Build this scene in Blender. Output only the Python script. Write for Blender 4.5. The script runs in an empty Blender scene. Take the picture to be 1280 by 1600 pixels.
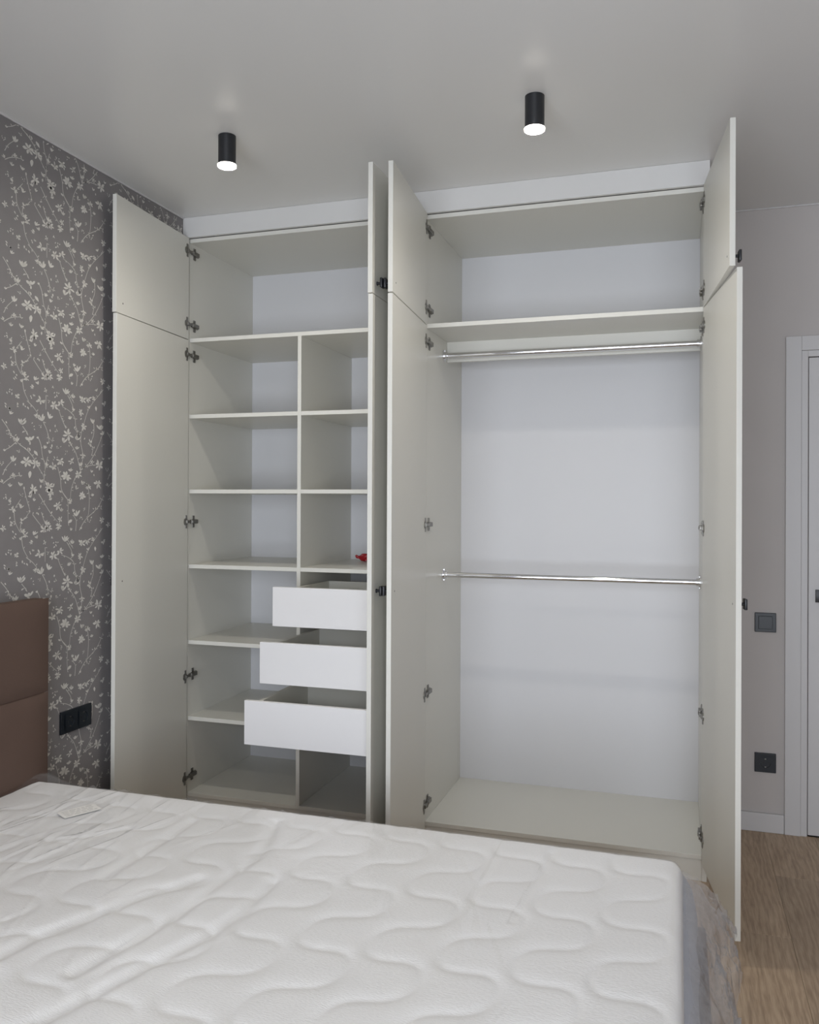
import bpy, bmesh, math, random
import numpy as np
from mathutils import Vector, Matrix, noise

sc = bpy.context.scene
COL = sc.collection

# ------------------------------------------------------------------ camera
CAM = dict(f=1336.286, px=632.853, py=781.303, yaw=-0.3094, pitch=0.0035, roll=0.0045, loc=(2.0629, -3.2719, 1.3612))
cd = bpy.data.cameras.new('camera')
cd.sensor_fit = 'HORIZONTAL'; cd.sensor_width = 36.0
cd.lens = CAM['f'] * 36.0 / 1280.0
cd.shift_x = (640.0 - CAM['px']) / 1280.0
cd.shift_y = (CAM['py'] - 800.0) / 1280.0
cd.clip_start = 0.05
cam = bpy.data.objects.new('camera', cd); COL.objects.link(cam)
_y, _p, _r = CAM['yaw'], CAM['pitch'], CAM['roll']
_fw = Vector((math.sin(_y), math.cos(_y), 0)); _rt = Vector((math.cos(_y), -math.sin(_y), 0)); _up = Vector((0, 0, 1))
_fw, _up = _fw * math.cos(_p) + _up * math.sin(_p), _up * math.cos(_p) - _fw * math.sin(_p)
_rt, _up = _rt * math.cos(_r) + _up * math.sin(_r), _up * math.cos(_r) - _rt * math.sin(_r)
cam.matrix_world = Matrix(((_rt.x, _up.x, -_fw.x, CAM['loc'][0]), (_rt.y, _up.y, -_fw.y, CAM['loc'][1]), (_rt.z, _up.z, -_fw.z, CAM['loc'][2]), (0, 0, 0, 1)))
sc.camera = cam

# ------------------------------------------------------------------ world, daylight, exposure
w = bpy.data.worlds.new('overcast_sky'); sc.world = w; w.use_nodes = True
w.node_tree.nodes['Background'].inputs[0].default_value = (0.72, 0.85, 1.0, 1)
w.node_tree.nodes['Background'].inputs[1].default_value = 1.0
WIN = (0.55, 3.25, 0.30, 2.12)           # window opening x0 x1 z0 z1 in the wall behind the camera
WIN_POWER = 192.0
LAMP_GLOW = 430.0          # glowing diffuser disc
LAMP_BEAM = 20.0           # downward beam of each spotlight, watts
ld = bpy.data.lights.new('window_daylight', 'AREA'); ld.shape = 'RECTANGLE'
ld.size = WIN[1] - WIN[0]; ld.size_y = WIN[3] - WIN[2]; ld.energy = WIN_POWER; ld.color = (0.87, 0.92, 1.0)
lo = bpy.data.objects.new('window_daylight', ld); COL.objects.link(lo)
lo.location = ((WIN[0] + WIN[1]) / 2, -4.62, (WIN[2] + WIN[3]) / 2); lo.rotation_euler = (math.radians(90), 0, 0)
sc.view_settings.view_transform = 'Standard'; sc.view_settings.look = 'None'
sc.view_settings.exposure = -0.50; sc.view_settings.gamma = 1.0; sc.view_settings.use_curve_mapping = False
sc.cycles.diffuse_bounces = 8
BLOOMS = "c,42,438,131;c,76,443,88;t,45,418,73;f,184,474,137;t,307,519,127;f,250,466,141;f,282,478,126;f,398,501,137;f,428,509,138;t,436,478,83;f,391,455,114;t,333,429,80;b,386,431,42;t,95,394,148;b,99,362,42;f,167,421,91;t,193,414,138;t,224,425,124;c,185,382,67;c,41,344,73;c,57,337,88;t,77,333,103;t,22,296,58;f,136,334,165;t,172,347,55;b,233,375,43;b,255,393,44;c,264,373,78;c,310,391,70;f,322,368,175;t,299,347,142;f,406,406,115;t,456,427,116;t,511,446,85;t,501,409,135;b,353,397,45;b,449,385,40;b,407,361,39;t,58,268,117;b,68,251,35;f,120,263,180;t,202,316,77;c,233,325,139;t,229,302,87;f,162,258,152;b,179,251,61;f,444,348,132;c,460,326,74;t,368,324,81;f,402,299,98;c,258,279,78;f,283,274,164;f,247,252,124;b,295,260,47;f,342,276,112;t,517,388,85;t,60,217,73;t,15,196,72;t,45,183,73;c,88,217,74;t,92,187,89;b,109,174,53;f,150,170,145;t,142,150,84;t,155,137,76;t,186,201,77;b,186,181,55;f,314,220,175;b,312,198,44;f,378,230,130;f,494,268,168;t,450,243,73;b,466,229,40;f,226,182,154;f,235,161,139;t,239,141,68;b,250,188,47;c,27,143,87;t,43,133,59;c,95,150,59;t,93,114,89;f,59,104,103;t,398,200,114;f,431,186,116;f,487,200,151;b,291,168,57;c,195,124,62;c,178,108,67;b,166,92,36;b,179,89,43;f,399,153,147;c,500,182,67;t,459,156,67;f,336,131,90;c,132,94,54;t,97,71,54;b,103,60,36;b,116,76,30;f,271,117,126;t,290,101,79;b,237,93,44;b,44,77,40;f,52,60,82;f,18,45,87;t,370,88,145;t,350,98,64;f,285,69,95;c,475,110,101;c,506,108,68;t,102,33,89;f,116,20,105;c,76,17,118;t,96,8,74;t,154,25,106;t,173,11,76;f,143,-4,75;t,216,57,108;f,205,35,138;f,225,38,123;f,276,45,111;c,437,61,100;t,339,32,70;f,512,62,119;b,104,451,48;b,129,442,48;b,117,447,35;b,118,307,41;b,139,306,49;b,142,394,30;b,151,384,27;b,159,374,28;b,33,386,41;b,45,360,40"
TWIGS = "388,244 402,296 390,345 394,385 409,422 428,463 456,497 518,554;388,244 380,268 363,307 334,339 320,355;388,244 430,269 468,310 493,349 514,387;403,253 438,264 483,269;369,230 352,201 340,173 336,140;452,306 457,328 444,341;382,363 362,404 357,432 328,453 291,465;310,391 287,426 273,451 254,461;382,363 372,380 353,395;319,508 342,479 352,453;197,403 215,376 222,353 229,333;89,318 122,302 151,279 177,245 199,219 204,186;10,394 33,371 49,349 73,329 89,318;73,326 46,307 22,296;101,380 122,359 126,351;172,350 187,324 194,288 207,251 203,201;220,285 212,258 203,216;270,252 284,214 291,171 322,135 324,81 327,49;109,174 123,135 136,104;149,88 179,59 205,38;178,157 222,106 249,79 272,60;191,95 205,63;65,101 71,63 92,31;15,216 30,240 50,259;16,188 46,206 90,218;51,122 43,138;71,111 95,138;99,71 92,34;99,68 116,76 132,94;385,28 419,66 480,104 511,139 521,158;431,186 439,145 434,84 419,66;365,26 368,62 355,79;121,466 150,448 171,429;210,495 210,446;462,422 462,382 447,352;336,131 312,146 289,170;246,353 242,337;100,6 108,-26 129,-56;323,516 352,485"
CREASES = [[(0.787, -1.9), (0.803, -1.802), (0.847, -1.707), (0.895, -1.589), (0.937, -1.524), (0.97, -1.466)], [(1.008, -2.048), (1.045, -1.933), (1.082, -1.816), (1.125, -1.696), (1.147, -1.571), (1.142, -1.42)], [(0.964, -1.903), (0.99, -1.769), (1.02, -1.628), (1.026, -1.458), (1.045, -1.316), (1.019, -1.194), (0.981, -1.07)], [(0.755, -1.53), (0.749, -1.394), (0.752, -1.269), (0.749, -1.137)], [(1.082, -1.227), (1.108, -1.141), (1.123, -0.997)], [(1.62, -1.359), (1.624, -1.204), (1.627, -1.006)], [(0.305, -1.384), (0.337, -1.248), (0.353, -1.103)], [(0.446, -1.535), (0.468, -1.377), (0.462, -1.096)], [(0.518, -1.57), (0.544, -1.419), (0.541, -1.232)], [(0.484, -1.372), (0.55, -1.326), (0.612, -1.243)], [(1.724, -1.442), (1.742, -1.203), (1.75, -1.04)]]
# ------------------------------------------------------------------ materials
def srgb(r, g, b):
    f = lambda c: ((c / 255 + 0.055) / 1.055) ** 2.4 if c / 255 > 0.04045 else c / 255 / 12.92
    return (f(r), f(g), f(b), 1)

def mat(name, col, rough=0.5, metal=0.0, spec=0.5, noise_amt=0.0, noise_scale=8.0, stretch=(1, 1, 1), bump=0.0, bump_scale=200.0, bump_stretch=(1, 1, 1), rand=0.0):
    m = bpy.data.materials.new(name); m.use_nodes = True
    n = m.node_tree.nodes; l = m.node_tree.links; b = n['Principled BSDF']
    b.inputs['Base Color'].default_value = col; b.inputs['Roughness'].default_value = rough
    b.inputs['Metallic'].default_value = metal; b.inputs['Specular IOR Level'].default_value = spec
    tc = n.new('ShaderNodeTexCoord')
    if noise_amt > 0:
        mp = n.new('ShaderNodeMapping'); mp.inputs['Scale'].default_value = stretch; l.new(tc.outputs['Object'], mp.inputs[0])
        nz = n.new('ShaderNodeTexNoise'); nz.inputs['Scale'].default_value = noise_scale; nz.inputs['Detail'].default_value = 5
        l.new(mp.outputs[0], nz.inputs['Vector'])
        mx = n.new('ShaderNodeMix'); mx.data_type = 'RGBA'
        mx.inputs[6].default_value = tuple(c * (1 - noise_amt) for c in col[:3]) + (1,)
        mx.inputs[7].default_value = tuple(min(1, c * (1 + noise_amt)) for c in col[:3]) + (1,)
        l.new(nz.outputs['Fac'], mx.inputs[0]); l.new(mx.outputs[2], b.inputs['Base Color'])
    if bump > 0:
        mp = n.new('ShaderNodeMapping'); mp.inputs['Scale'].default_value = bump_stretch; l.new(tc.outputs['Object'], mp.inputs[0])
        nz = n.new('ShaderNodeTexNoise'); nz.inputs['Scale'].default_value = bump_scale; nz.inputs['Detail'].default_value = 3
        l.new(mp.outputs[0], nz.inputs['Vector'])
        bp = n.new('ShaderNodeBump'); bp.inputs['Strength'].default_value = bump; bp.inputs['Distance'].default_value = 0.002
        l.new(nz.outputs['Fac'], bp.inputs['Height']); l.new(bp.outputs[0], b.inputs['Normal'])
    return m

M = {}
M['melamine'] = mat('white_melamine', (0.69, 0.68, 0.63, 1), 0.38, noise_amt=0.015, noise_scale=3, bump=0.05, bump_scale=60, bump_stretch=(8, 8, 1))
M['edge'] = mat('white_edge_band', (0.66, 0.655, 0.645, 1), 0.4, noise_amt=0.01)
M['hdf'] = mat('white_back_board', (0.66, 0.66, 0.68, 1), 0.5, noise_amt=0.015, noise_scale=2)
M['front'] = mat('white_drawer_front', (0.80, 0.79, 0.79, 1), 0.38, noise_amt=0.012, noise_scale=4)
M['ceiling'] = mat('satin_ceiling', (0.72, 0.715, 0.70, 1), 0.29, spec=0.6, noise_amt=0.01, noise_scale=2)
M['wall'] = mat('grey_painted_wall', (0.52, 0.49, 0.475, 1), 0.75, noise_amt=0.03, noise_scale=5, bump=0.12, bump_scale=150)
M['paper'] = mat('grey_wallpaper', (0.215, 0.203, 0.205, 1), 0.6, noise_amt=0.05, noise_scale=30, bump=0.25, bump_scale=300, bump_stretch=(1, 3, 1))
M['print'] = mat('wallpaper_print', (0.62, 0.60, 0.565, 1), 0.55, noise_amt=0.22, noise_scale=60)
M['twig'] = mat('wallpaper_twig_print', (0.54, 0.52, 0.49, 1), 0.55, noise_amt=0.15, noise_scale=60)
M['trim'] = mat('white_trim', (0.60, 0.59, 0.59, 1), 0.45, noise_amt=0.015, noise_scale=3)
M['black'] = mat('black_metal', (0.012, 0.013, 0.016, 1), 0.42, noise_amt=0.05)
M['black_plastic'] = mat('black_plastic', (0.010, 0.014, 0.020, 1), 0.35, noise_amt=0.05)
M['nickel'] = mat('nickel_steel', (0.25, 0.24, 0.22, 1), 0.36, metal=1.0, noise_amt=0.06, noise_scale=40)
M['chrome'] = mat('chrome', (0.80, 0.80, 0.82, 1), 0.09, metal=1.0, noise_amt=0.02)
M['brown'] = mat('brown_velvet', srgb(90, 71, 62), 0.85, noise_amt=0.10, noise_scale=7, bump=0.25, bump_scale=240)
M['border'] = mat('grey_blue_border_fabric', srgb(158, 162, 174), 0.8, noise_amt=0.06, noise_scale=14, bump=0.3, bump_scale=300)
M['knit'] = mat('white_knit', (0.83, 0.83, 0.83, 1), 0.85, noise_amt=0.025, noise_scale=10, bump=0.7, bump_scale=120, bump_stretch=(1, 3.2, 1))
M['red'] = mat('red_wrapper', srgb(170, 22, 36), 0.3, noise_amt=0.25, noise_scale=60)
M['paper_sheet'] = mat('white_paper', (0.78, 0.77, 0.75, 1), 0.7, noise_amt=0.02)
M['ink'] = mat('grey_ink', (0.12, 0.12, 0.13, 1), 0.7, noise_amt=0.05)
M['dark'] = mat('dark_recess', (0.03, 0.03, 0.03, 1), 0.8, noise_amt=0.05)

def emission_mat(name, col, s):
    m = bpy.data.materials.new(name); m.use_nodes = True; n = m.node_tree.nodes
    b = n['Principled BSDF']; b.inputs['Base Color'].default_value = (0.9, 0.9, 0.88, 1)
    b.inputs['Emission Color'].default_value = col; b.inputs['Emission Strength'].default_value = s
    return m
M['glow'] = emission_mat('lamp_diffuser_glow', (1.0, 0.945, 0.85, 1), LAMP_GLOW)
M['glow_ring'] = emission_mat('lamp_ring_glow', (1.0, 0.93, 0.82, 1), 12.0)

def film_mat(name, milk, crinkle=0.18, rough=0.16):
    m = bpy.data.materials.new(name); m.use_nodes = True; n = m.node_tree.nodes; l = m.node_tree.links
    n.remove(n['Principled BSDF']); out = n['Material Output']
    tr = n.new('ShaderNodeBsdfTransparent'); tr.inputs[0].default_value = (0.97, 0.97, 0.975, 1)
    gl = n.new('ShaderNodeBsdfGlossy'); gl.inputs['Roughness'].default_value = rough; gl.inputs[0].default_value = (1, 1, 1, 1)
    df = n.new('ShaderNodeBsdfDiffuse'); df.inputs[0].default_value = (0.8, 0.8, 0.82, 1)
    tl = n.new('ShaderNodeBsdfTranslucent'); tl.inputs[0].default_value = (0.8, 0.8, 0.82, 1)
    dm = n.new('ShaderNodeMixShader'); l.new(df.outputs[0], dm.inputs[1]); l.new(tl.outputs[0], dm.inputs[2])
    m1 = n.new('ShaderNodeMixShader'); m1.inputs[0].default_value = milk
    l.new(tr.outputs[0], m1.inputs[1]); l.new(dm.outputs[0], m1.inputs[2])
    fr = n.new('ShaderNodeLayerWeight'); pw = n.new('ShaderNodeMath'); pw.operation = 'POWER'; pw.inputs[1].default_value = 3.5; l.new(fr.outputs['Facing'], pw.inputs[0])
    ma = n.new('ShaderNodeMath'); ma.operation = 'MULTIPLY_ADD'; ma.inputs[1].default_value = 0.40; ma.inputs[2].default_value = 0.035; l.new(pw.outputs[0], ma.inputs[0])
    tc = n.new('ShaderNodeTexCoord'); nz = n.new('ShaderNodeTexNoise'); nz.inputs['Scale'].default_value = 38; nz.inputs['Detail'].default_value = 4
    l.new(tc.outputs['Object'], nz.inputs['Vector'])
    bp = n.new('ShaderNodeBump'); bp.inputs['Strength'].default_value = crinkle; bp.inputs['Distance'].default_value = 0.004; l.new(nz.outputs['Fac'], bp.inputs['Height'])
    l.new(bp.outputs[0], gl.inputs['Normal']); l.new(bp.outputs[0], fr.inputs['Normal'])
    m2 = n.new('ShaderNodeMixShader'); l.new(ma.outputs[0], m2.inputs[0]); l.new(m1.outputs[0], m2.inputs[1]); l.new(gl.outputs[0], m2.inputs[2])
    l.new(m2.outputs[0], out.inputs[0])
    return m
M['film'] = film_mat('clear_plastic_film', 0.05, 0.3, 0.14)
M['film_edge'] = film_mat('crumpled_plastic_film', 0.27, 0.7, 0.09)

def glass_mat():
    m = bpy.data.materials.new('window_glass'); m.use_nodes = True; n = m.node_tree.nodes; l = m.node_tree.links
    n.remove(n['Principled BSDF']); tr = n.new('ShaderNodeBsdfTransparent'); gl = n.new('ShaderNodeBsdfGlossy'); gl.inputs['Roughness'].default_value = 0.02
    fr = n.new('ShaderNodeFresnel'); mx = n.new('ShaderNodeMixShader'); l.new(fr.outputs[0], mx.inputs[0]); l.new(tr.outputs[0], mx.inputs[1]); l.new(gl.outputs[0], mx.inputs[2])
    l.new(mx.outputs[0], n['Material Output'].inputs[0]); return m
M['glass'] = glass_mat()

def oak_mat():
    m = bpy.data.materials.new('oak_laminate'); m.use_nodes = True; n = m.node_tree.nodes; l = m.node_tree.links; b = n['Principled BSDF']
    tc = n.new('ShaderNodeTexCoord'); oi = n.new('ShaderNodeObjectInfo')
    ad = n.new('ShaderNodeVectorMath'); ad.operation = 'MULTIPLY_ADD'; ad.inputs[1].default_value = (1, 1, 1)
    cb = n.new('ShaderNodeCombineXYZ'); ml = n.new('ShaderNodeMath'); ml.operation = 'MULTIPLY'; ml.inputs[1].default_value = 37.0
    l.new(oi.outputs['Random'], ml.inputs[0]); l.new(ml.outputs[0], cb.inputs[0]); l.new(ml.outputs[0], cb.inputs[1])
    l.new(tc.outputs['Object'], ad.inputs[0]); l.new(cb.outputs[0], ad.inputs[2])
    mp = n.new('ShaderNodeMapping'); mp.inputs['Scale'].default_value = (1.0, 0.16, 1.0); l.new(ad.outputs[0], mp.inputs[0])
    n1 = n.new('ShaderNodeTexNoise'); n1.inputs['Scale'].default_value = 24; n1.inputs['Detail'].default_value = 6; n1.inputs['Distortion'].default_value = 1.2; l.new(mp.outputs[0], n1.inputs['Vector'])
    wv = n.new('ShaderNodeTexWave'); wv.wave_type = 'BANDS'; wv.bands_direction = 'X'; wv.inputs['Scale'].default_value = 16; wv.inputs['Distortion'].default_value = 11; wv.inputs['Detail'].default_value = 3; wv.inputs['Detail Scale'].default_value = 1.4; l.new(mp.outputs[0], wv.inputs['Vector'])
    mp2 = n.new('ShaderNodeMapping'); mp2.inputs['Scale'].default_value = (1.0, 0.05, 1.0); l.new(ad.outputs[0], mp2.inputs[0])
    n2 = n.new('ShaderNodeTexNoise'); n2.inputs['Scale'].default_value = 300; n2.inputs['Detail'].default_value = 3; l.new(mp2.outputs[0], n2.inputs['Vector'])
    mx = n.new('ShaderNodeMix'); mx.data_type = 'FLOAT'; mx.inputs[0].default_value = 0.22; l.new(n1.outputs['Fac'], mx.inputs[2]); l.new(wv.outputs['Fac'], mx.inputs[3])
    mx2 = n.new('ShaderNodeMix'); mx2.data_type = 'FLOAT'; mx2.inputs[0].default_value = 0.42; l.new(mx.outputs[0], mx2.inputs[2]); l.new(n2.outputs['Fac'], mx2.inputs[3])
    cr = n.new('ShaderNodeValToRGB'); e = cr.color_ramp.elements
    e[0].position = 0.22; e[0].color = srgb(134, 113, 92); e[1].position = 0.80; e[1].color = srgb(204, 183, 158)
    x = e.new(0.5); x.color = srgb(176, 153, 128)
    l.new(mx2.outputs[0], cr.inputs[0])
    hs = n.new('ShaderNodeHueSaturation'); rv = n.new('ShaderNodeMapRange'); rv.inputs[3].default_value = 0.86; rv.inputs[4].default_value = 1.1
    l.new(oi.outputs['Random'], rv.inputs[0]); l.new(rv.outputs[0], hs.inputs['Value']); l.new(cr.outputs[0], hs.inputs['Color']); l.new(hs.outputs[0], b.inputs['Base Color'])
    b.inputs['Roughness'].default_value = 0.5
    bp = n.new('ShaderNodeBump'); bp.inputs['Strength'].default_value = 0.2; bp.inputs['Distance'].default_value = 0.001; l.new(n2.outputs['Fac'], bp.inputs['Height']); l.new(bp.outputs[0], b.inputs['Normal'])
    return m
M['oak'] = oak_mat()

# ------------------------------------------------------------------ helpers
def wloc(o):
    v = Vector((0, 0, 0))
    while o is not None:
        v = v + o.location; o = o.parent
    return v

def link(name, me, m, parent=None, loc=(0, 0, 0), rot=(0, 0, 0)):
    o = bpy.data.objects.new(name, me); COL.objects.link(o)
    if m is not None and not me.materials: me.materials.append(m)
    o.parent = parent; o.location = loc; o.rotation_euler = rot
    return o

def empty(name, loc, label, cat, group=None, rot=0):
    o = bpy.data.objects.new(name, None); COL.objects.link(o); o.location = loc; o.rotation_euler = (0, 0, rot)
    o.empty_display_size = 0.05
    return tag(o, label, cat, group)

def tag(o, label=None, cat=None, group=None, kind=None):
    if label: o['label'] = label
    if cat: o['category'] = cat
    if group: o['group'] = group
    if kind: o['kind'] = kind
    return o

def bx(bm, x0, x1, y0, y1, z0, z1, bev=0.0):
    r = bmesh.ops.create_cube(bm, size=1.0)
    vs = r['verts']
    for v in vs:
        v.co = Vector(((x0 + x1) / 2 + v.co.x * (x1 - x0), (y0 + y1) / 2 + v.co.y * (y1 - y0), (z0 + z1) / 2 + v.co.z * (z1 - z0)))
    if bev > 0:
        es = set(e for v in vs for e in v.link_edges)
        bmesh.ops.bevel(bm, geom=list(es), offset=bev, segments=2, affect='EDGES', profile=0.5)

def cyl(bm, p0, p1, r, seg=24, r2=None, caps=True):
    p0, p1 = Vector(p0), Vector(p1); d = p1 - p0
    q = d.to_track_quat('Z', 'Y').to_matrix().to_4x4()
    mtx = Matrix.Translation((p0 + p1) / 2) @ q
    bmesh.ops.create_cone(bm, cap_ends=caps, segments=seg, radius1=r, radius2=r if r2 is None else r2, depth=d.length, matrix=mtx)

def finish(bm, name, smooth=False):
    bmesh.ops.recalc_face_normals(bm, faces=bm.faces)
    me = bpy.data.meshes.new(name); bm.to_mesh(me); bm.free()
    if smooth:
        for p in me.polygons: p.use_smooth = True
        try: me.set_sharp_from_angle(angle=math.radians(35))
        except Exception: pass
    return me

def box(name, x0, x1, y0, y1, z0, z1, m, parent=None, bev=0.0008, local=False):
    """one box-shaped mesh given in room coordinates (or in the parent's own with local=True)"""
    c = Vector(((x0 + x1) / 2, (y0 + y1) / 2, z0))
    bm = bmesh.new(); bx(bm, x0 - c.x, x1 - c.x, y0 - c.y, y1 - c.y, 0, z1 - z0, bev)
    base = Vector((0, 0, 0)) if (local or parent is None) else wloc(parent)
    return link(name, finish(bm, name), M[m], parent, c - base)

def part(name, bm, m, parent, loc=(0, 0, 0), smooth=False, rot=(0, 0, 0)):
    return link(name, finish(bm, name, smooth), M[m], parent, loc, rot)

# ------------------------------------------------------------------ the room
H = 2.6; YB = 0.586; YF = -4.45; XR = 3.75
def struct(name, boxes, m, parent=None):
    bm = bmesh.new()
    for b in boxes: bx(bm, *b)
    o = link(name, finish(bm, name), M[m], parent); o['kind'] = 'structure'; return o
wall_left = struct('wall_left', [(-0.12, 0, YF - 0.12, YB + 0.12, 0, H)], 'paper')
DX0, DX1, DZ = 2.572, 3.386, 1.975
struct('wall_back', [(0, DX0, YB, YB + 0.12, 0, H), (DX1, XR, YB, YB + 0.12, 0, H), (DX0, DX1, YB, YB + 0.12, DZ, H), (DX0 - 0.05, DX1 + 0.05, YB + 0.121, YB + 0.18, 0, DZ + 0.1)], 'wall')  # last box: unseen slab added to stop sky light leaking round the door
struct('wall_right', [(XR, XR + 0.12, YF - 0.12, YB + 0.12, 0, H)], 'wall')
struct('wall_front', [(0, WIN[0], YF - 0.12, YF, 0, H), (WIN[1], XR, YF - 0.12, YF, 0, H), (WIN[0], WIN[1], YF - 0.12, YF, 0, WIN[2]), (WIN[0], WIN[1], YF - 0.12, YF, WIN[3], H)], 'wall')
struct('ceiling', [(-0.12, XR + 0.12, YF - 0.12, YB + 0.12, H, H + 0.12)], 'ceiling')
floor = struct('floor', [(-0.12, XR + 0.12, YF - 0.12, YB + 0.18, -0.12, -0.009)], 'dark')
# floor planks, each one a piece of the floor
rnd = random.Random(4)
PW, PL = 0.192, 1.285
bm = bmesh.new(); bx(bm, 0, PW - 0.0006, 0, PL - 0.0006, -0.008, 0, 0.0007); plank_full = finish(bm, 'plank'); plank_full.materials.append(M['oak'])
x = XR; i = 0
while x > 0:
    x0 = max(0, x - PW); y = YB + 0.0 - PL * ((i * 0.37 + 0.13) % 1.0)
    ys = [YB]
    while y > YF: ys.append(y); y -= PL
    ys.append(YF)
    for a, b in zip(ys[1:], ys[:-1]):
        if b - a < 0.02: continue
        if abs(b - a - PL) < 1e-6 and abs(x - x0 - PW) < 1e-6:
            link('plank', plank_full, None, floor, (x0, a, 0))
        else:
            bm = bmesh.new(); bx(bm, 0, x - x0 - 0.0006, 0, b - a - 0.0006, -0.008, 0, 0.0007)
            link('plank', finish(bm, 'plank'), M['oak'], floor, (x0, a, 0))
    x = x0; i += 1
# skirting, ceiling edge strips
for nm, b in (('baseboard_back', (2.169, 2.484, YB - 0.014, YB, 0, 0.078)), ('baseboard_right', (XR - 0.014, XR, YF, YB, 0, 0.078)), ('baseboard_left', (0, 0.014, YF, -0.02, 0, 0.078))):
    bm = bmesh.new(); bx(bm, *b, 0.003); o = link(nm, finish(bm, nm), M['trim']); o['kind'] = 'structure'
for nm, b in (('trim_1', (0, 0.007, YF, -0.019, H - 0.006, H)), ('trim_2', (2.17, XR, YB - 0.007, YB, H - 0.006, H))):
    bm = bmesh.new(); bx(bm, *b, 0.0015); o = link(nm, finish(bm, nm), M['trim']); o['kind'] = 'structure'
# interior door with its casing
bm = bmesh.new()
for (a, b, c, d) in ((2.485, 2.545, 0, 2.056), (DX1 + 0.028, DX1 + 0.088, 0, 2.056)): bx(bm, a, b, YB - 0.016, YB, c, d, 0.002)
bx(bm, 2.545, DX1 + 0.028, YB - 0.016, YB, 1.996, 2.056, 0.002)
for (a, b, c, d) in ((2.5455, 2.5695, 0, 1.9955), (DX1 + 0.003, DX1 + 0.0275, 0, 1.9955)): bx(bm, a, b, YB - 0.011, YB + 0.10, c, d, 0.0015)
bx(bm, 2.5695, DX1 + 0.003, YB - 0.011, YB + 0.10, 1.970, 1.9955, 0.0015)
o = link('trim_3', finish(bm, 'trim_3'), M['trim']); o['kind'] = 'structure'
door = box('door_1', 2.5735, DX1, YB - 0.006, YB + 0.034, 0.006, 1.9665, 'trim', None, 0.0015); door['kind'] = 'structure'
bm = bmesh.new(); bx(bm, 2.599, 2.651, YB - 0.015, YB - 0.006, 0.962, 1.014, 0.0015); cyl(bm, (2.625, YB - 0.015, 0.988), (2.625, YB - 0.05, 0.988), 0.009, 16); bx(bm, 2.616, 2.742, YB - 0.058, YB - 0.046, 0.979, 0.997, 0.002)
part('door_handle', bm, 'black', door, -door.location, True)
# window behind the camera, source of the daylight
bm = bmesh.new(); fw_ = 0.06
a, b, c, d = WIN; yy = YF - 0.08
bx(bm, a, a + fw_, yy - 0.03, yy + 0.03, c, d); bx(bm, b - fw_, b, yy - 0.03, yy + 0.03, c, d); bx(bm, a + fw_, b - fw_, yy - 0.03, yy + 0.03, c, c + fw_); bx(bm, a + fw_, b - fw_, yy - 0.03, yy + 0.03, d - fw_, d)
mid = (a + b) / 2; bx(bm, mid - 0.04, mid + 0.04, yy - 0.03, yy + 0.03, c + fw_, d - fw_)
win = link('window_1', finish(bm, 'window_1'), M['trim']); win['kind'] = 'structure'
for (p, q) in ((a + fw_, mid - 0.04), (mid + 0.04, b - fw_)): box('pane', p, q, yy - 0.003, yy + 0.003, c + fw_, d - fw_, 'glass', win, 0)
box('sill', a - 0.05, b + 0.05, YF - 0.04, YF + 0.16, c - 0.03, c - 0.001, 'trim', win, 0.003)

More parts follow.
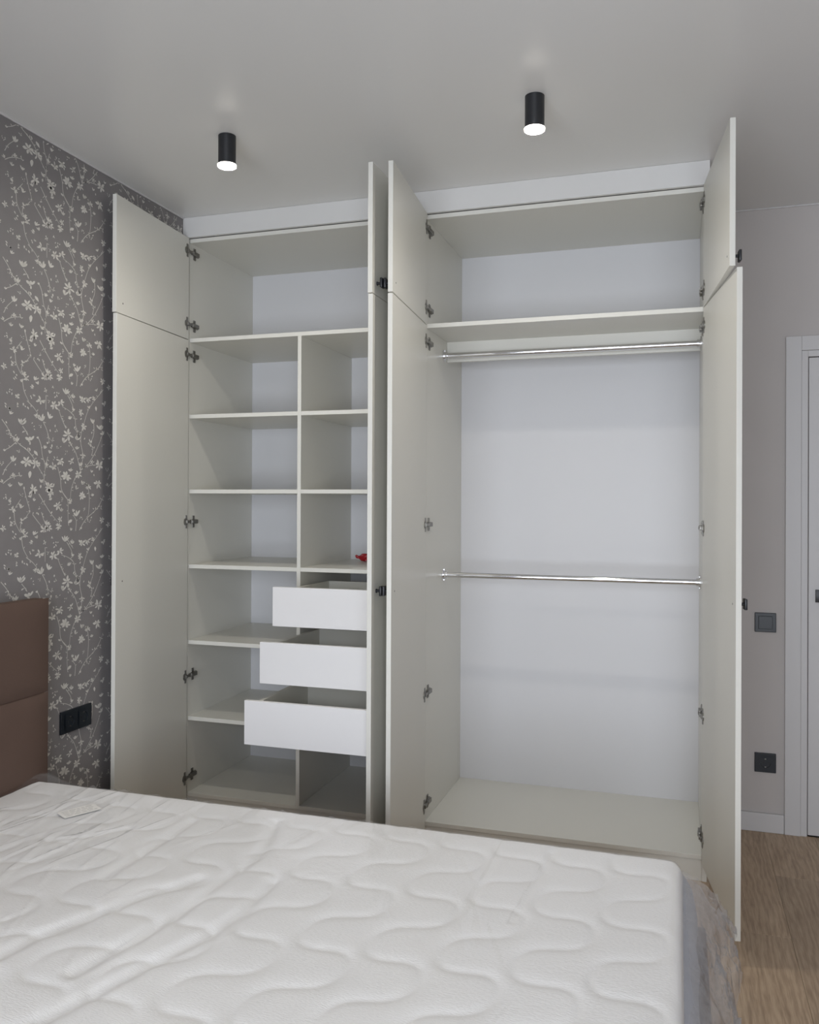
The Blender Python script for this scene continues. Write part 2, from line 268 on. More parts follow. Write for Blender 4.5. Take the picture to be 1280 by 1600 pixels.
# ------------------------------------------------------------------ wallpaper print on the left wall
def wallpaper():
    rr = random.Random(11); tw, th = 0.53, 0.5205
    V = []; F = []; MI = []
    def poly(pts, x, mi):
        n0 = len(V); V.extend((x, p[0], p[1]) for p in pts); F.append(tuple(range(n0, n0 + len(pts)))); MI.append(mi)
    def petal(cy, cz, a, l, wd, x, s0=0.08):
        ca, sa = math.cos(a), math.sin(a)
        prof = ((0.0, 0.12), (0.25, 0.62), (0.55, 1.0), (0.82, 0.75), (1.0, 0.1))
        pts = [(s, h) for s, h in prof] + [(s, -h * rr.uniform(0.75, 1.0)) for s, h in reversed(prof)]
        k = rr.uniform(-0.12, 0.12)
        out = []
        for s, h in pts:
            u = (s0 + s * (1 - s0)) * l; v = h * wd * 0.5 + k * l * s * s
            out.append((cy + 1.25 * (u * ca - v * sa), cz + (u * sa + v * ca)))
        return out
    tile = []
    def add(pts, x, mi): tile.append((pts, x, mi))
    spots = [(k, int(y) / 1000, int(z) / 1000, int(r) / 10000 * 1.06) for k, y, z, r in (t.split(',') for t in BLOOMS.split(';'))]
    for _ in range(34):                             # further buds in the widest gaps of the repeat
        best = None
        for _c in range(60):
            cy, cz = rr.uniform(0, tw), rr.uniform(0, th)
            dm = min(math.hypot((cy - s[1] + tw / 2) % tw - tw / 2, (cz - s[2] + th / 2) % th - th / 2) for s in spots)
            if best is None or dm > best[0]: best = (dm, cy, cz)
        spots.append((rr.choice('fttcccb'), best[1], best[2], rr.uniform(0.006, 0.012)))
    for k, y, z, r in spots:
        ph = rr.uniform(0, 6.28)
        if k == 'f':
            n = rr.choice((6, 7, 8))
            for j in range(n):
                if rr.random() < 0.1: continue
                add(petal(y, z, ph + j * 6.283 / n + rr.uniform(-0.3, 0.3), r * rr.uniform(0.75, 1.35), r * rr.uniform(0.36, 0.62), 0.0007), 0.0007, 0)
            add(petal(y, z - r * 0.2, rr.uniform(0, 6.28), r * 0.5, r * 0.4, 0.0008), 0.0008, 1)
        elif k == 't':
            n = rr.choice((3, 4)); a0 = math.pi / 2 + rr.uniform(-0.5, 0.5)
            for j in range(n):
                add(petal(y, z - r * 0.7, a0 + (j - (n - 1) / 2) * 0.48 + rr.uniform(-0.1, 0.1), r * rr.uniform(1.3, 1.9), r * rr.uniform(0.4, 0.66), 0.0007), 0.0007, 0)
        elif k == 'c':
            for j in range(5):
                add(petal(y + rr.uniform(-1, 1) * r * 1.0, z + rr.uniform(-1, 1) * r * 0.9, rr.uniform(0.4, 2.7), r * rr.uniform(0.5, 0.9), r * rr.uniform(0.28, 0.42), 0.0007), 0.0007, 0)
        else:
            add(petal(y, z - r, math.pi / 2 + rr.uniform(-0.9, 0.9), r * 2.2, r * 1.1, 0.0007), 0.0007, 0)
    for t in TWIGS.split(';'):
        P = [(int(q.split(',')[0]) / 1000, int(q.split(',')[1]) / 1000) for q in t.split()]
        S = []
        n = len(P)
        for i in range(n - 1):                      # Catmull-Rom through the twig's points
            p0 = P[max(i - 1, 0)]; p1 = P[i]; p2 = P[i + 1]; p3 = P[min(i + 2, n - 1)]
            for s in range(5):
                u = s / 5
                S.append(tuple(0.5 * (2 * p1[c] + (p2[c] - p0[c]) * u + (2 * p0[c] - 5 * p1[c] + 4 * p2[c] - p3[c]) * u * u + (3 * p1[c] - p0[c] - 3 * p2[c] + p3[c]) * u ** 3) for c in (0, 1)))
        S.append(P[-1]); L_, R_ = [], []
        for i, p in enumerate(S):
            a_ = S[max(i - 1, 0)]; b_ = S[min(i + 1, len(S) - 1)]; dy, dz = b_[0] - a_[0], b_[1] - a_[1]; ln = math.hypot(dy, dz) or 1
            wd = 0.0012 * (1.25 - 0.6 * i / len(S)); L_.append((p[0] - dz / ln * wd, p[1] + dy / ln * wd)); R_.append((p[0] + dz / ln * wd, p[1] - dy / ln * wd))
        for i in range(len(S) - 1): add([L_[i], L_[i + 1], R_[i + 1], R_[i]], 0.0005, 1)
        for j in range(max(2, len(S) // 3)):        # small leaves along the twig
            p = rr.choice(S); add(petal(p[0], p[1], rr.uniform(0, 6.28), rr.uniform(0.006, 0.011), rr.uniform(0.0025, 0.004), 0.0006), 0.0006, 1)
    for ci in range(-3, 3):
        for ri in range(-4, 3):
            oy = -1.07 + ci * tw; oz = 1.75 + ri * th
            for pts, x, mi in tile:
                q = [(p[0] + oy, p[1] + oz) for p in pts]
                if all(-2.75 < p[0] < -0.022 and 0.08 < p[1] < H - 0.007 for p in q): poly(q, x, mi)
    me = bpy.data.meshes.new('floral_print'); me.from_pydata(V, [], F)
    me.materials.append(M['print']); me.materials.append(M['twig']); me.polygons.foreach_set('material_index', MI)
    o = link('floral_print', me, None, wall_left); o['kind'] = 'stuff'; o['label'] = 'off white magnolia twigs printed on the wallpaper'
wallpaper()

# ------------------------------------------------------------------ wardrobe
T = 0.017; XA, XM, XB, XC = 0.025, 1.071, 1.105, 2.148; D = 0.58
ZT, ZM, ZB = 2.494, 2.059, 0.0773
DL, DR = 0.5425, 0.5590
cabL = empty('wardrobe_cabinet', (XA - T, 0, 0), 'white wardrobe cabinet with shelves and pulled out drawers beside the wallpapered wall', 'wardrobe')
cabR = empty('wardrobe_cabinet', (XM + T, 0, 0), 'white wardrobe cabinet with two chrome clothes rails beside the grey wall', 'wardrobe')
def carcass(cab, xi0, xi1):
    box('side_panel', xi0 - T, xi0, 0, D, 0, ZT + T, 'melamine', cab); box('side_panel', xi1, xi1 + T, 0, D, 0, ZT + T, 'melamine', cab)
    e = 0.0002
    box('top_panel', xi0 + e, xi1 - e, 0.0005, D, ZT, ZT + T, 'melamine', cab)
    box('bottom_panel', xi0 + e, xi1 - e, 0.0005, D, ZB, ZB + T, 'melamine', cab)
    box('shelf', xi0 + e, xi1 - e, 0.0005, D, ZM, ZM + T, 'melamine', cab)
    box('plinth', xi0 + e, xi1 - e, 0.004, 0.020, 0, ZB - 0.0015, 'melamine', cab)
    box('back_panel', xi0 - T + 0.002, xi1 + T - 0.002, D + 0.0003, D + 0.0045, ZB, ZT + T, 'hdf', cab, 0)
carcass(cabL, XA, XM); carcass(cabR, XB, XC)
box('divider', DL, DR, 0.0005, D, ZB + T + 0.0002, ZM - 0.0002, 'melamine', cabL)
for z in (1.7433, 1.4159, 1.0893, 0.7586, 0.4266): box('shelf', XA + 0.0002, DL - 0.0002, 0.001, D, z - T, z, 'melamine', cabL)
for z in (1.7433, 1.4159, 1.0893): box('shelf', DR + 0.0002, XM - 0.0002, 0.001, D, z - T, z, 'melamine', cabL)
box('stiffener_rail', XB + 0.0002, XC - 0.0002, 0.314, 0.330, 1.972, ZM - 0.0002, 'melamine', cabR)
cn = box('filler_board', 0.0005, 2.168, -0.018, -0.0005, 2.513, H - 0.0005, 'edge', None)
tag(cn, 'long white filler board closing the gap between wardrobe and ceiling', 'filler board')

HZ = (2.452, 2.135, 2.002, 1.2755, 0.605, 0.165)
def hinge_meshes():
    out = {}
    for s in (1, -1):        # s = side the cabinet interior lies on; origin on the panel's inner face at its front edge
        bm = bmesh.new()
        bx(bm, *sorted((s * 0.003, s * 0.013)), 0.004, 0.058, -0.0085, 0.0085, 0.0015); bx(bm, *sorted((s * 0.006, s * 0.0145)), 0.010, 0.034, -0.0065, 0.0065, 0.0015)
        bx(bm, *sorted((s * 0.006, s * 0.012)), -0.027, 0.006, -0.0055, 0.0055, 0.0012)
        arm = finish(bm, 'hinge_arm'); arm.materials.append(M['nickel'])
        bm = bmesh.new()
        bx(bm, *sorted((s * 0.0002, s * 0.0032)), 0.026, 0.044, -0.026, 0.026, 0.001); bx(bm, *sorted((s * 0.0002, s * 0.0045)), 0.020, 0.064, -0.0095, 0.0095, 0.001)
        for zz in (-0.018, 0.018): cyl(bm, (s * 0.0032, 0.035, zz), (s * 0.0048, 0.035, zz), 0.0042, 10)
        pl = finish(bm, 'mounting_plate'); pl.materials.append(M['nickel'])
        out[s] = (arm, pl)
    bm = bmesh.new(); bx(bm, 0.010, 0.024, 0.0002, 0.0024, -0.028, 0.028, 0.0008); cyl(bm, (0.021, 0.0002, 0), (0.021, 0.0034, 0), 0.0155, 20)
    bx(bm, 0.006, 0.02, 0.001, 0.008, -0.007, 0.007, 0.001)
    cup = finish(bm, 'cup_flange'); cup.materials.append(M['nickel'])
    out['cup'] = cup
    return out
HM = hinge_meshes()
def knob_mesh():
    bm = bmesh.new(); cyl(bm, (0, 0, 0), (0, -0.002, 0), 0.007, 16); cyl(bm, (0, -0.002, 0), (0, -0.016, 0), 0.0048, 16)
    bx(bm, -0.0155, 0.0155, -0.0235, -0.0155, -0.0165, 0.0165, 0.002)
    me = finish(bm, 'knob', True); me.materials.append(M['black']); return me
KNOB = knob_mesh()
bm = bmesh.new(); cyl(bm, (0, 0, 0), (0, 0.0006, 0), 0.0032, 12); SCREW = finish(bm, 'screw'); SCREW.materials.append(M['nickel'])
def wdoor(cab, hx, hy, nx, ny, z0, z1, wd, side, kz, hinges):
    """door panel standing open: its inner face runs from (hx,hy) at the hinges towards (nx,ny); side=+1 when the inner face looks to +x"""
    th = math.atan2(ny - hy, nx - hx); t = 0.0165
    bm = bmesh.new(); bx(bm, 0, wd, *((-t, 0) if side > 0 else (0, t)), 0, z1 - z0, 0.0009)
    d = part('door', bm, 'melamine', cab, Vector((hx, hy, z0)) - wloc(cab), False, (0, 0, th))
    k = link('knob', KNOB, None, d, (wd - 0.045, -t * side, kz - z0), (0, 0, 0 if side > 0 else math.pi))
    link('screw', SCREW, None, d, (wd - 0.045, 0, kz - z0), (0, 0, 0 if side > 0 else math.pi))
    for z in hinges:
        link('cup_flange', HM['cup'], None, d, (0, 0, z - z0), (0, 0, 0)).scale = (1, side, 1)
def hinge_row(cab, xf, s):
    for z in HZ:
        h = link('hinge', HM[s][0], None, cab, Vector((xf, 0, z)) - wloc(cab)); link('mounting_plate', HM[s][1], None, h)
hinge_row(cabL, XA, 1); hinge_row(cabL, XM, -1); hinge_row(cabR, XB, 1); hinge_row(cabR, XC, -1)
UZ = (2.069, 2.509); LZ = (0.072, 2.065); KU, KL = 2.109, 1.062
for (cab, hx, hy, side, wd, nu, nl) in ((cabL, 0.0320, -0.018, 1, 0.553, (0.0665, -0.570), (0.0705, -0.570)),
                                       (cabL, XM + 0.001, -0.026, -1, 0.545, (1.0645, -0.571), (1.0665, -0.571)),
                                       (cabR, 1.1115, -0.018, 1, 0.545, (1.1500, -0.562), (1.1495, -0.556)),
                                       (cabR, 2.1465, -0.022, -1, 0.548, (2.2060, -0.570), (2.2270, -0.570))):
    wdoor(cab, hx, hy, nu[0], nu[1], UZ[0], UZ[1], wd, side, KU, HZ[:2])
    wdoor(cab, hx, hy, nl[0], nl[1], LZ[0], LZ[1], wd, side, KL, HZ[2:])

# drawers
def drawer(yf, z0, z1):
    x0, x1 = 0.5625, 1.0675; y1 = yf + 0.515
    f = box('drawer', x0, x1, yf, yf + T, z0, z1, 'front', cabL)
    zb, zt = z0 + 0.022, z1 - 0.0185; i0, i1 = x0 + 0.011, x1 - 0.011
    P = lambda nm, *b: box(nm, *b, 'melamine', f)
    P('drawer_side', i0, i0 + 0.016, yf + T + 0.0002, y1, zb, zt); P('drawer_side', i1 - 0.016, i1, yf + T + 0.0002, y1, zb, zt)
    P('drawer_back', i0 + 0.0162, i1 - 0.0162, y1 - 0.016, y1, zb, zt); P('drawer_bottom', i0 + 0.0162, i1 - 0.0162, yf + T + 0.0002, y1 - 0.0162, zb, zb + 0.005)
    for (xa_, xb_) in ((i0 - 0.0098, i0 - 0.0004), (i1 + 0.0004, i1 + 0.0098)):
        box('runner', xa_, xb_, yf + 0.03, y1, (zb + zt) / 2 - 0.022, (zb + zt) / 2 + 0.022, 'nickel', f, 0.0005)
drawer(-0.2616, 0.881, 1.0331); drawer(-0.3667, 0.680, 0.8352); drawer(-0.4853, 0.482, 0.6415)

# clothes rails
def rail(z):
    bm = bmesh.new(); cyl(bm, (XB + 0.004, 0.2676, z), (XC - 0.004, 0.2676, z), 0.0122, 32)
    r = part('clothes_rail', bm, 'chrome', cabR, -wloc(cabR), True)
    for xx, s in ((XB, 1), (XC, -1)):
        bm = bmesh.new(); cyl(bm, (xx + s * 0.0003, 0.2676, z), (xx + s * 0.004, 0.2676, z), 0.027, 28); cyl(bm, (xx + s * 0.004, 0.2676, z), (xx + s * 0.017, 0.2676, z), 0.0165, 28)
        for dz in (-0.0215, 0.0215): cyl(bm, (xx + s * 0.004, 0.2676, z + dz), (xx + s * 0.006, 0.2676, z + dz), 0.004, 10)
        part('flange', bm, 'chrome', r, (0, 0, 0), True)
rail(1.9913); rail(1.0557)

# things left on the shelf
def wrapper():
    bm = bmesh.new(); bmesh.ops.create_icosphere(bm, subdivisions=4, radius=1.0)
    for v in bm.verts:
        u = v.co.x; t = max(0.0, abs(u) - 0.45) / 0.55
        wv = 0.9 - 0.45 * math.sin(min(t, 0.75) / 0.75 * math.pi) * (1 if t < 0.75 else 0.4) if t > 0 else 0.9
        n_ = noise.noise(v.co * 2.6) * 0.3 + noise.noise(v.co * 6) * 0.12
        v.co = Vector((u * 0.040 * (1 + 0.25 * (t > 0)), v.co.y * 0.020 * wv * (1 + n_), v.co.z * 0.019 * wv * (1 + n_) + 0.008 * t * t))
    zmin = min(v.co.z for v in bm.verts)
    for v in bm.verts: v.co.z -= zmin
    o = part('sweet', bm, 'red', None, (0.6885, 0.440, 1.0896), True, (0, 0, 0.25))
    tag(o, 'small crumpled red wrapped sweet lying at the back of a shelf', 'sweet')
wrapper()
bm = bmesh.new(); bx(bm, -0.06, 0.06, -0.02, 0.02, 0, 0.0012, 0.0003); o = part('paper_slip', bm, 'paper_sheet', None, (0.835, 0.062, 1.0896), False, (0, 0, 0.12)); tag(o, 'thin white paper slip lying at the front of the shelf above the drawers', 'paper')

# ------------------------------------------------------------------ ceiling lamps
def lamp(x, y, label):
    e = empty('ceiling_spotlight', (x, y, H), label, 'ceiling lamp', 'ceiling spotlights')
    bm = bmesh.new(); cyl(bm, (0, 0, -0.0005), (0, 0, -0.098), 0.0295, 40); part('housing', bm, 'black', e, (0, 0, 0), True)
    bm = bmesh.new(); cyl(bm, (0, 0, -0.0985), (0, 0, -0.1045), 0.0318, 40, 0.0312); r = part('diffuser_ring', bm, 'glow_ring', e, (0, 0, 0), True)
    bm = bmesh.new(); bmesh.ops.create_circle(bm, cap_ends=True, segments=40, radius=0.0285, matrix=Matrix.Translation((0, 0, -0.1052)))
    for f in bm.faces:
        if f.normal.z > 0: f.normal_flip()
    me = bpy.data.meshes.new('diffuser'); bm.to_mesh(me); bm.free(); link('diffuser', me, M['glow'], e)
    bl = bpy.data.lights.new('spotlight_beam', 'SPOT'); bl.energy = LAMP_BEAM; bl.spot_size = math.radians(150); bl.spot_blend = 1.0; bl.shadow_soft_size = 0.028; bl.color = (1.0, 0.945, 0.85)
    bo = bpy.data.objects.new('spotlight_beam', bl); COL.objects.link(bo); bo.parent = e; bo.location = (0, 0, -0.109)
lamp(0.605, -0.705, 'black cylindrical ceiling spotlight in front of the cabinet with drawers')
lamp(1.643, -0.680, 'black cylindrical ceiling spotlight in front of the cabinet with clothes rails')
lamp(0.605, -2.35, 'black cylindrical ceiling spotlight added out of view above the headboard half of the bed')  # second row, out of view, added to brighten the mattress from above
lamp(1.643, -2.35, 'black cylindrical ceiling spotlight added out of view above the foot half of the bed')  # also added out of view for more light on the mattress

# ------------------------------------------------------------------ sockets and switch
def plate(name, loc, rot, n, kind, label, cat):
    """black wall accessory; local x runs along the wall, local -y points into the room"""
    e = empty(name, loc, label, cat, rot=rot); wd = 0.083 if n == 1 else 0.163; hh = 0.040
    bm = bmesh.new(); bx(bm, -wd / 2, wd / 2, -0.009, -0.0003, -hh, hh, 0.002); part('frame', bm, 'black_plastic', e)
    for j in range(n):
        cx = 0 if n == 1 else (-0.036 + 0.072 * j)
        if kind == 'switch':
            bm = bmesh.new(); bx(bm, cx - 0.027, cx + 0.027, -0.0125, -0.0092, -0.027, 0.027, 0.0015); part('rocker', bm, 'black_plastic', e)
        else:
            bm = bmesh.new(); R = 24                 # square insert with a sunken round well
            sq = []; ci = []; bo = []
            for q in range(R):
                a_ = 2 * math.pi * q / R; c_, s_ = math.cos(a_), math.sin(a_); k = 0.0275 / max(abs(c_), abs(s_))
                sq.append(bm.verts.new((cx + k * c_, -0.0118, k * s_))); ci.append(bm.verts.new((cx + 0.0195 * c_, -0.0118, 0.0195 * s_))); bo.append(bm.verts.new((cx + 0.0190 * c_, -0.0094, 0.0190 * s_)))
            for q in range(R):
                p = (q + 1) % R; bm.faces.new((sq[q], sq[p], ci[p], ci[q])); bm.faces.new((ci[q], ci[p], bo[p], bo[q]))
            bm.faces.new(bo)
            part('socket_insert', bm, 'black_plastic', e)
            for sx in (-0.0095, 0.0095):
                bm = bmesh.new(); cyl(bm, (cx + sx, -0.0094, 0), (cx + sx, -0.0099, 0), 0.0026, 10)
                part('pin_hole', bm, 'dark', e)
            for sz in (-0.0165, 0.0165):
                bm = bmesh.new(); bx(bm, cx - 0.003, cx + 0.003, -0.0116, -0.0096, sz - 0.002, sz + 0.002)
                part('earth_clip', bm, 'nickel', e)
plate('light_switch', (2.4105, YB, 0.8705), 0, 1, 'switch', 'black square light switch on the grey wall beside the white door', 'light switch')
plate('wall_socket', (2.4115, YB, 0.287), 0, 1, 'socket', 'single black wall socket low on the grey wall below the switch', 'socket')
plate('wall_socket', (0, -0.703, 0.582), math.pi / 2, 2, 'socket', 'double black wall socket on the floral wallpaper beside the headboard', 'socket')

# ------------------------------------------------------------------ bed
BX0, BX1, BY0, BY1 = 0.0845, 2.076, -2.78, -0.985; ZTOP = 0.46
bed = empty('bed', (0.0, -1.88, 0), 'brown upholstered bed with a padded headboard against the floral wallpaper', 'bed')
def cushion(name, x0, x1, y0, y1, z0, z1, m, parent, r=0.02):
    bm = bmesh.new(); c = Vector(((x0 + x1) / 2, (y0 + y1) / 2, z0)); bx(bm, x0 - c.x, x1 - c.x, y0 - c.y, y1 - c.y, 0, z1 - z0)
    bmesh.ops.bevel(bm, geom=list(bm.edges), offset=r, segments=4, affect='EDGES', profile=0.5)
    return part(name, bm, m, parent, c - wloc(parent), True)
hb = cushion('headboard', 0.012, 0.062, -2.83, -0.925, 0.03, 1.040, 'brown', bed, 0.010)
for z0, z1 in ((0.405, 0.7305), (0.7315, 1.041)):
    bm = bmesh.new(); x0, x1 = 0.058, 0.082; ny, nz = 40, 12; V = {}
    ya, yb_ = -2.8305, -0.9245
    for jy in range(ny + 1):
        for jz in range(nz + 1):
            u = jy / ny; v = jz / nz; yv = ya + (yb_ - ya) * u; zv = z0 + (z1 - z0) * v
            ed = min(min(v, 1 - v) * (z1 - z0), min(u, 1 - u) * (yb_ - ya))
            V[jy, jz] = bm.verts.new((x0 + (x1 - x0) * (0.55 + 0.45 * min(1, (max(ed, 0) / 0.03)) ** 0.5), yv, zv))
    for jy in range(ny):
        for jz in range(nz): bm.faces.new((V[jy, jz], V[jy + 1, jz], V[jy + 1, jz + 1], V[jy, jz + 1]))
    part('headboard_panel', bm, 'brown', hb, -wloc(hb), True)
cushion('side_rail', 0.086, 2.107, -0.962, -0.936, 0.07, 0.28, 'brown', bed, 0.008); cushion('side_rail', 0.086, 2.107, -2.829, -2.803, 0.07, 0.30, 'brown', bed, 0.008)
cushion('foot_rail', 2.108, 2.134, -2.829, -0.936, 0.07, 0.275, 'brown', bed, 0.008)
box('bed_base', 0.086, 2.107, -2.802, -0.963, 0.215, 0.250, 'dark', bed)
for lx in (0.13, 1.98):
    for ly in (-2.74, -1.02): box('leg', lx - 0.025, lx + 0.025, ly - 0.025, ly + 0.025, 0, 0.214, 'black', bed, 0.002)

# mattress with a meandering quilted top
QX, QY = 0.149, 0.283
def quilt_field():
    nx, ny = 60, 114
    ph = np.linspace(0, 2 * np.pi, 500)
    cxs = 1.679 + 0.0695 * np.sin(ph); cys = -1.4535 - QY / 4 + QY * ph / (2 * np.pi) + 0.0128 * np.sin(ph) - 0.021 * np.sin(2 * ph)
    gx = np.arange(nx) * QX / nx; gy = np.arange(ny) * QY / ny
    G = np.full((nx, ny), 9.0)
    X, Y = np.meshgrid(gx, gy, indexing='ij')
    for px_, py_ in zip(cxs, cys):
        dx = (X - px_ + QX / 2) % QX - QX / 2; dy = (Y - py_ + QY / 2) % QY - QY / 2
        G = np.minimum(G, dx * dx + dy * dy)
    return np.sqrt(G), nx, ny
QF, qnx, qny = quilt_field()
def crease_field(X, Y):
    Z = np.zeros_like(X)
    for ci, P in enumerate(CREASES):
        wd, dp = ((0.016, 0.0095) if ci in (0, 1, 2, 3) else (0.008, 0.003))
        d2 = np.full(X.shape, 9.0)
        for (ax, ay), (bx_, by_) in zip(P[:-1], P[1:]):
            ex, ey = bx_ - ax, by_ - ay; t = np.clip(((X - ax) * ex + (Y - ay) * ey) / (ex * ex + ey * ey), 0, 1)
            d2 = np.minimum(d2, (X - ax - t * ex) ** 2 + (Y - ay - t * ey) ** 2)
        Z -= dp * np.exp(-d2 / wd ** 2)
    return Z
def top_height(X, Y, fine=True):
    fx = (X % QX) / QX * qnx; fy = (Y % QY) / QY * qny
    i0 = np.floor(fx).astype(int); j0 = np.floor(fy).astype(int); a = fx - i0; b = fy - j0
    g = lambda i, j: QF[i % qnx, j % qny]
    d = (g(i0, j0) * (1 - a) + g(i0 + 1, j0) * a) * (1 - b) + (g(i0, j0 + 1) * (1 - a) + g(i0 + 1, j0 + 1) * a) * b
    ed = np.minimum(np.minimum(X - BX0, BX1 - X), np.minimum(Y - BY0, BY1 - Y))
    r = 0.024; e = np.clip(ed, 0, r)
    z = ZTOP - (r - np.sqrt(np.maximum(r * r - (r - e) ** 2, 0)))
    q = 0.0053 * (1 - np.exp(-(d / 0.012) ** 1.1)) - 0.0048
    z = z + q * np.clip(ed / 0.05, 0, 1) + crease_field(X, Y) * np.clip(ed / 0.06, 0, 1)
    z = z + 0.004 * np.sin(X * 5.1 + 1.3) * np.sin(Y * 4.3) * np.clip(ed / 0.1, 0, 1)
    return z
RC = 0.05
def round_corners(X, Y):
    # the mattress corners are rounded in plan: corner squares are mapped to quarter discs
    X = np.array(X, float); Y = np.array(Y, float)
    cx = np.where(X > (BX0 + BX1) / 2, BX1 - RC, BX0 + RC); cy = np.where(Y > (BY0 + BY1) / 2, BY1 - RC, BY0 + RC)
    u = (X - cx) / RC; v = (Y - cy) / RC
    out_u = (np.abs(X - (BX0 + BX1) / 2) > (BX1 - BX0) / 2 - RC); out_v = (np.abs(Y - (BY0 + BY1) / 2) > (BY1 - BY0) / 2 - RC); m_ = out_u & out_v
    uc = np.clip(u, -1, 1); vc = np.clip(v, -1, 1)
    return np.where(m_, cx + RC * u * np.sqrt(1 - vc * vc / 2), X), np.where(m_, cy + RC * v * np.sqrt(1 - uc * uc / 2), Y)
def grid_mesh(name, xs, ys, Zf, m):
    X, Y = np.meshgrid(xs, ys, indexing='ij'); Z = Zf(X, Y); nx, ny = X.shape
    X, Y = round_corners(X, Y)
    V = np.stack([X, Y, Z], -1).reshape(-1, 3)
    idx = np.arange(nx * ny).reshape(nx, ny)
    F = np.stack([idx[:-1, :-1], idx[1:, :-1], idx[1:, 1:], idx[:-1, 1:]], -1).reshape(-1, 4)
    me = bpy.data.meshes.new(name); me.from_pydata(V.tolist(), [], F.tolist()); me.materials.append(M[m])
    me.polygons.foreach_set('use_smooth', [True] * len(me.polygons)); return me
def axis(a, b, step, fine):
    e = np.array([0, 0.002, 0.005, 0.009, 0.014, 0.020, 0.027]) if fine else np.array([0.0])
    n = int((b - a - 2 * e[-1]) / step)
    return np.concatenate([a + e, np.linspace(a + e[-1], b - e[-1], n)[1:-1], (b - e)[::-1]])
mattress = empty('mattress', ((BX0 + BX1) / 2, (BY0 + BY1) / 2, 0.25), 'white quilted mattress with grey blue sides lying on the brown bed', 'mattress')
ml = -wloc(mattress)
link('quilted_top', grid_mesh('quilted_top', axis(BX0, BX1, 0.0062, True), axis(BY0, BY1, 0.0062, True), top_height, 'knit'), None, mattress, ml)
def border():
    bm = bmesh.new(); prof = ((0.000, ZTOP - 0.024), (0.008, ZTOP - 0.030), (0.023, ZTOP - 0.055), (0.030, ZTOP - 0.10), (0.022, ZTOP - 0.15), (0.004, ZTOP - 0.19), (-0.01, 0.252))
    ring = []
    n = 60
    for o_, z in prof:
        pts = []
        for (xa_, ya_, xb_, yb_) in ((BX0, BY0, BX1, BY0), (BX1, BY0, BX1, BY1), (BX1, BY1, BX0, BY1), (BX0, BY1, BX0, BY0)):
            for q in range(n):
                u = q / n; X = xa_ + (xb_ - xa_) * u; Y = ya_ + (yb_ - ya_) * u
                cx, cy = (BX0 + BX1) / 2, (BY0 + BY1) / 2
                k = o_ * (1 + 0.25 * noise.noise(Vector((X * 9, Y * 9, z * 7))))
                ox = k * (1 if abs(X - BX1) < 1e-6 else 0 if abs(X - BX0) < 1e-6 else 0); oy = k * (0.6 if abs(Y - BY1) < 1e-6 else -0.6 if abs(Y - BY0) < 1e-6 else 0)
                Xr, Yr = round_corners(X, Y)
                pts.append(bm.verts.new((float(Xr) + ox, float(Yr) + oy, z)))
        ring.append(pts)
    for a_, b_ in zip(ring[:-1], ring[1:]):
        for q in range(len(a_)):
            p = (q + 1) % len(a_); bm.faces.new((a_[q], a_[p], b_[p], b_[q]))
    bm.faces.new(ring[-1])
    part('side_border', bm, 'border', mattress, ml, True)
border()

# clear plastic wrapping: a sheet on the top and a crumpled edge hanging over the foot end
film = empty('plastic_film', (1.1, -1.9, ZTOP), 'clear crinkled plastic film covering the mattress and hanging off its end', 'plastic film')
fl = -wloc(film)
rf = random.Random(7)
RIDGES = []
for _ in range(34):
    x0 = rf.uniform(0.15, 0.75); y0 = rf.uniform(-1.75, -1.0); ln = rf.uniform(0.12, 0.4); a = math.radians(rf.uniform(70, 115))
    RIDGES.append((x0, y0, math.cos(a), math.sin(a), ln, rf.uniform(0.004, 0.009), rf.uniform(0.002, 0.006)))
for _ in range(40):
    x0 = rf.uniform(0.6, 2.0); y0 = rf.uniform(-2.1, -0.99); ln = rf.uniform(0.05, 0.3); a = math.radians(rf.uniform(55, 125))
    RIDGES.append((x0, y0, math.cos(a), math.sin(a), ln, rf.uniform(0.003, 0.007), rf.uniform(0.001, 0.003)))
for P in CREASES[4:]:
    for (ax, ay), (b0, b1) in zip(P[:-1], P[1:]):
        L0 = math.hypot(b0 - ax, b1 - ay); RIDGES.append((ax, ay, (b0 - ax) / L0, (b1 - ay) / L0, L0, 0.004, 0.004))
def film_base(X, Y):
    ed = np.minimum(np.minimum(X - BX0, BX1 - X), np.minimum(Y - BY0, BY1 - Y)); r = 0.024; e = np.clip(ed, 0, r)
    z = ZTOP - (r - np.sqrt(np.maximum(r * r - (r - e) ** 2, 0))) + 0.3 * crease_field(X, Y) * np.clip(ed / 0.06, 0, 1)
    return z + 0.004 * np.sin(X * 5.1 + 1.3) * np.sin(Y * 4.3) * np.clip(ed / 0.1, 0, 1)
def film_height(X, Y):
    z = np.maximum(film_base(X, Y) + 0.0030, ZTOP - 0.021)
    for x0, y0, c_, s_, ln, wd, h in RIDGES:
        u = (X - x0) * c_ + (Y - y0) * s_; v = -(X - x0) * s_ + (Y - y0) * c_
        z = z + 1.6 * h * np.exp(-(v / wd) ** 2) / (1 + np.exp(-(u / 0.012))) / (1 + np.exp((u - ln) / 0.012))
    z = z + 0.030 * np.exp(-((X - 0.14) / 0.06) ** 2 - ((Y + 1.020) / 0.05) ** 2)
    return z
link('cover_sheet', grid_mesh('cover_sheet', np.linspace(BX0 + 0.006, BX1 + 0.001, 300), np.linspace(BY0 + 0.01, BY1 + 0.004, 230), film_height, 'film'), None, film, fl)
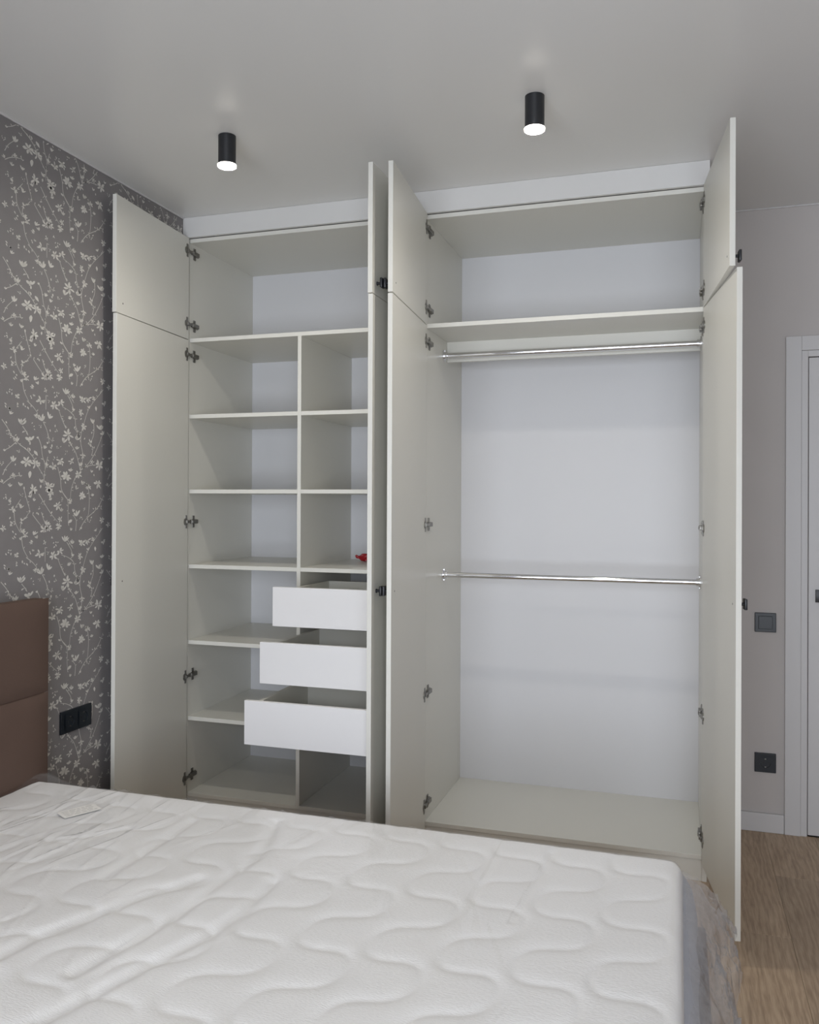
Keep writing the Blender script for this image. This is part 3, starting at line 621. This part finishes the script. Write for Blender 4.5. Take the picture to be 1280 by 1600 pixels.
def hanging(seed, reach, drop, off, yspan):
    nu, nv = 26, 170; V = []; F = []
    for i in range(nu + 1):
        s = i / nu
        for j in range(nv + 1):
            t = j / nv; y = yspan[0] + (yspan[1] + 0.055 * s - yspan[0]) * t
            n1 = noise.noise(Vector((seed, y * 3.1, s * 1.2))); n2 = noise.noise(Vector((seed + 5, y * 9 + s * 2, s * 3.5))); n3 = noise.noise(Vector((seed + 9, y * 26 + s * 6, s * 11))) + 0.7 * (0.5 - abs(noise.noise(Vector((seed + 13, y * 38 - s * 9, s * 17)))) * 2)
            rc = reach * (1 + 0.16 * n1) * (0.93 + 0.09 * math.sin(y * 17 + seed))
            rc += 0.024 * math.exp(-((y + 1.02) / 0.045) ** 2)
            X = BX1 - 0.004 + off + rc * (1 - (1 - s) ** 1.35) + s * (0.012 * n2 + 0.005 * n3)
            Z = ZTOP - 0.022 - drop * s ** 1.1 + s * (0.016 * n2 + 0.011 * n3) * (1 + 0.6 * s) + 0.02 * math.sin(min(1, s * 1.6) * math.pi) * 0.5
            V.append((X, y + s * 0.012 * n3, Z))
    for i in range(nu):
        for j in range(nv):
            a_ = i * (nv + 1) + j; F.append((a_, a_ + 1, a_ + nv + 2, a_ + nv + 1))
    me = bpy.data.meshes.new('hanging_edge'); me.from_pydata(V, [], F); me.materials.append(M['film_edge'])
    me.polygons.foreach_set('use_smooth', [True] * len(me.polygons))
    link('hanging_edge', me, None, film, fl)
hanging(3.0, 0.128, 0.135, 0.0, (-2.75, -1.003)); hanging(17.0, 0.105, 0.165, -0.001, (-2.75, -1.02))

# printed care label under the film
lb = empty('care_label', (0.409, -1.190, ZTOP + 0.0032), 'small white printed paper label lying near the headboard end of the mattress', 'label', rot=math.radians(62))
bm = bmesh.new(); bx(bm, -0.055, 0.055, -0.030, 0.030, -0.0002, 0.0003); part('paper', bm, 'paper_sheet', lb)
rl = random.Random(2)
for r_ in range(4):
    bm = bmesh.new(); x_ = -0.046
    while x_ < 0.04:
        w_ = rl.uniform(0.008, 0.02); bx(bm, x_, min(x_ + w_, 0.046), 0.018 - r_ * 0.012, 0.0195 - r_ * 0.012, 0.0003, 0.0004); x_ += w_ + 0.004
    part('print_line', bm, 'ink', lb)
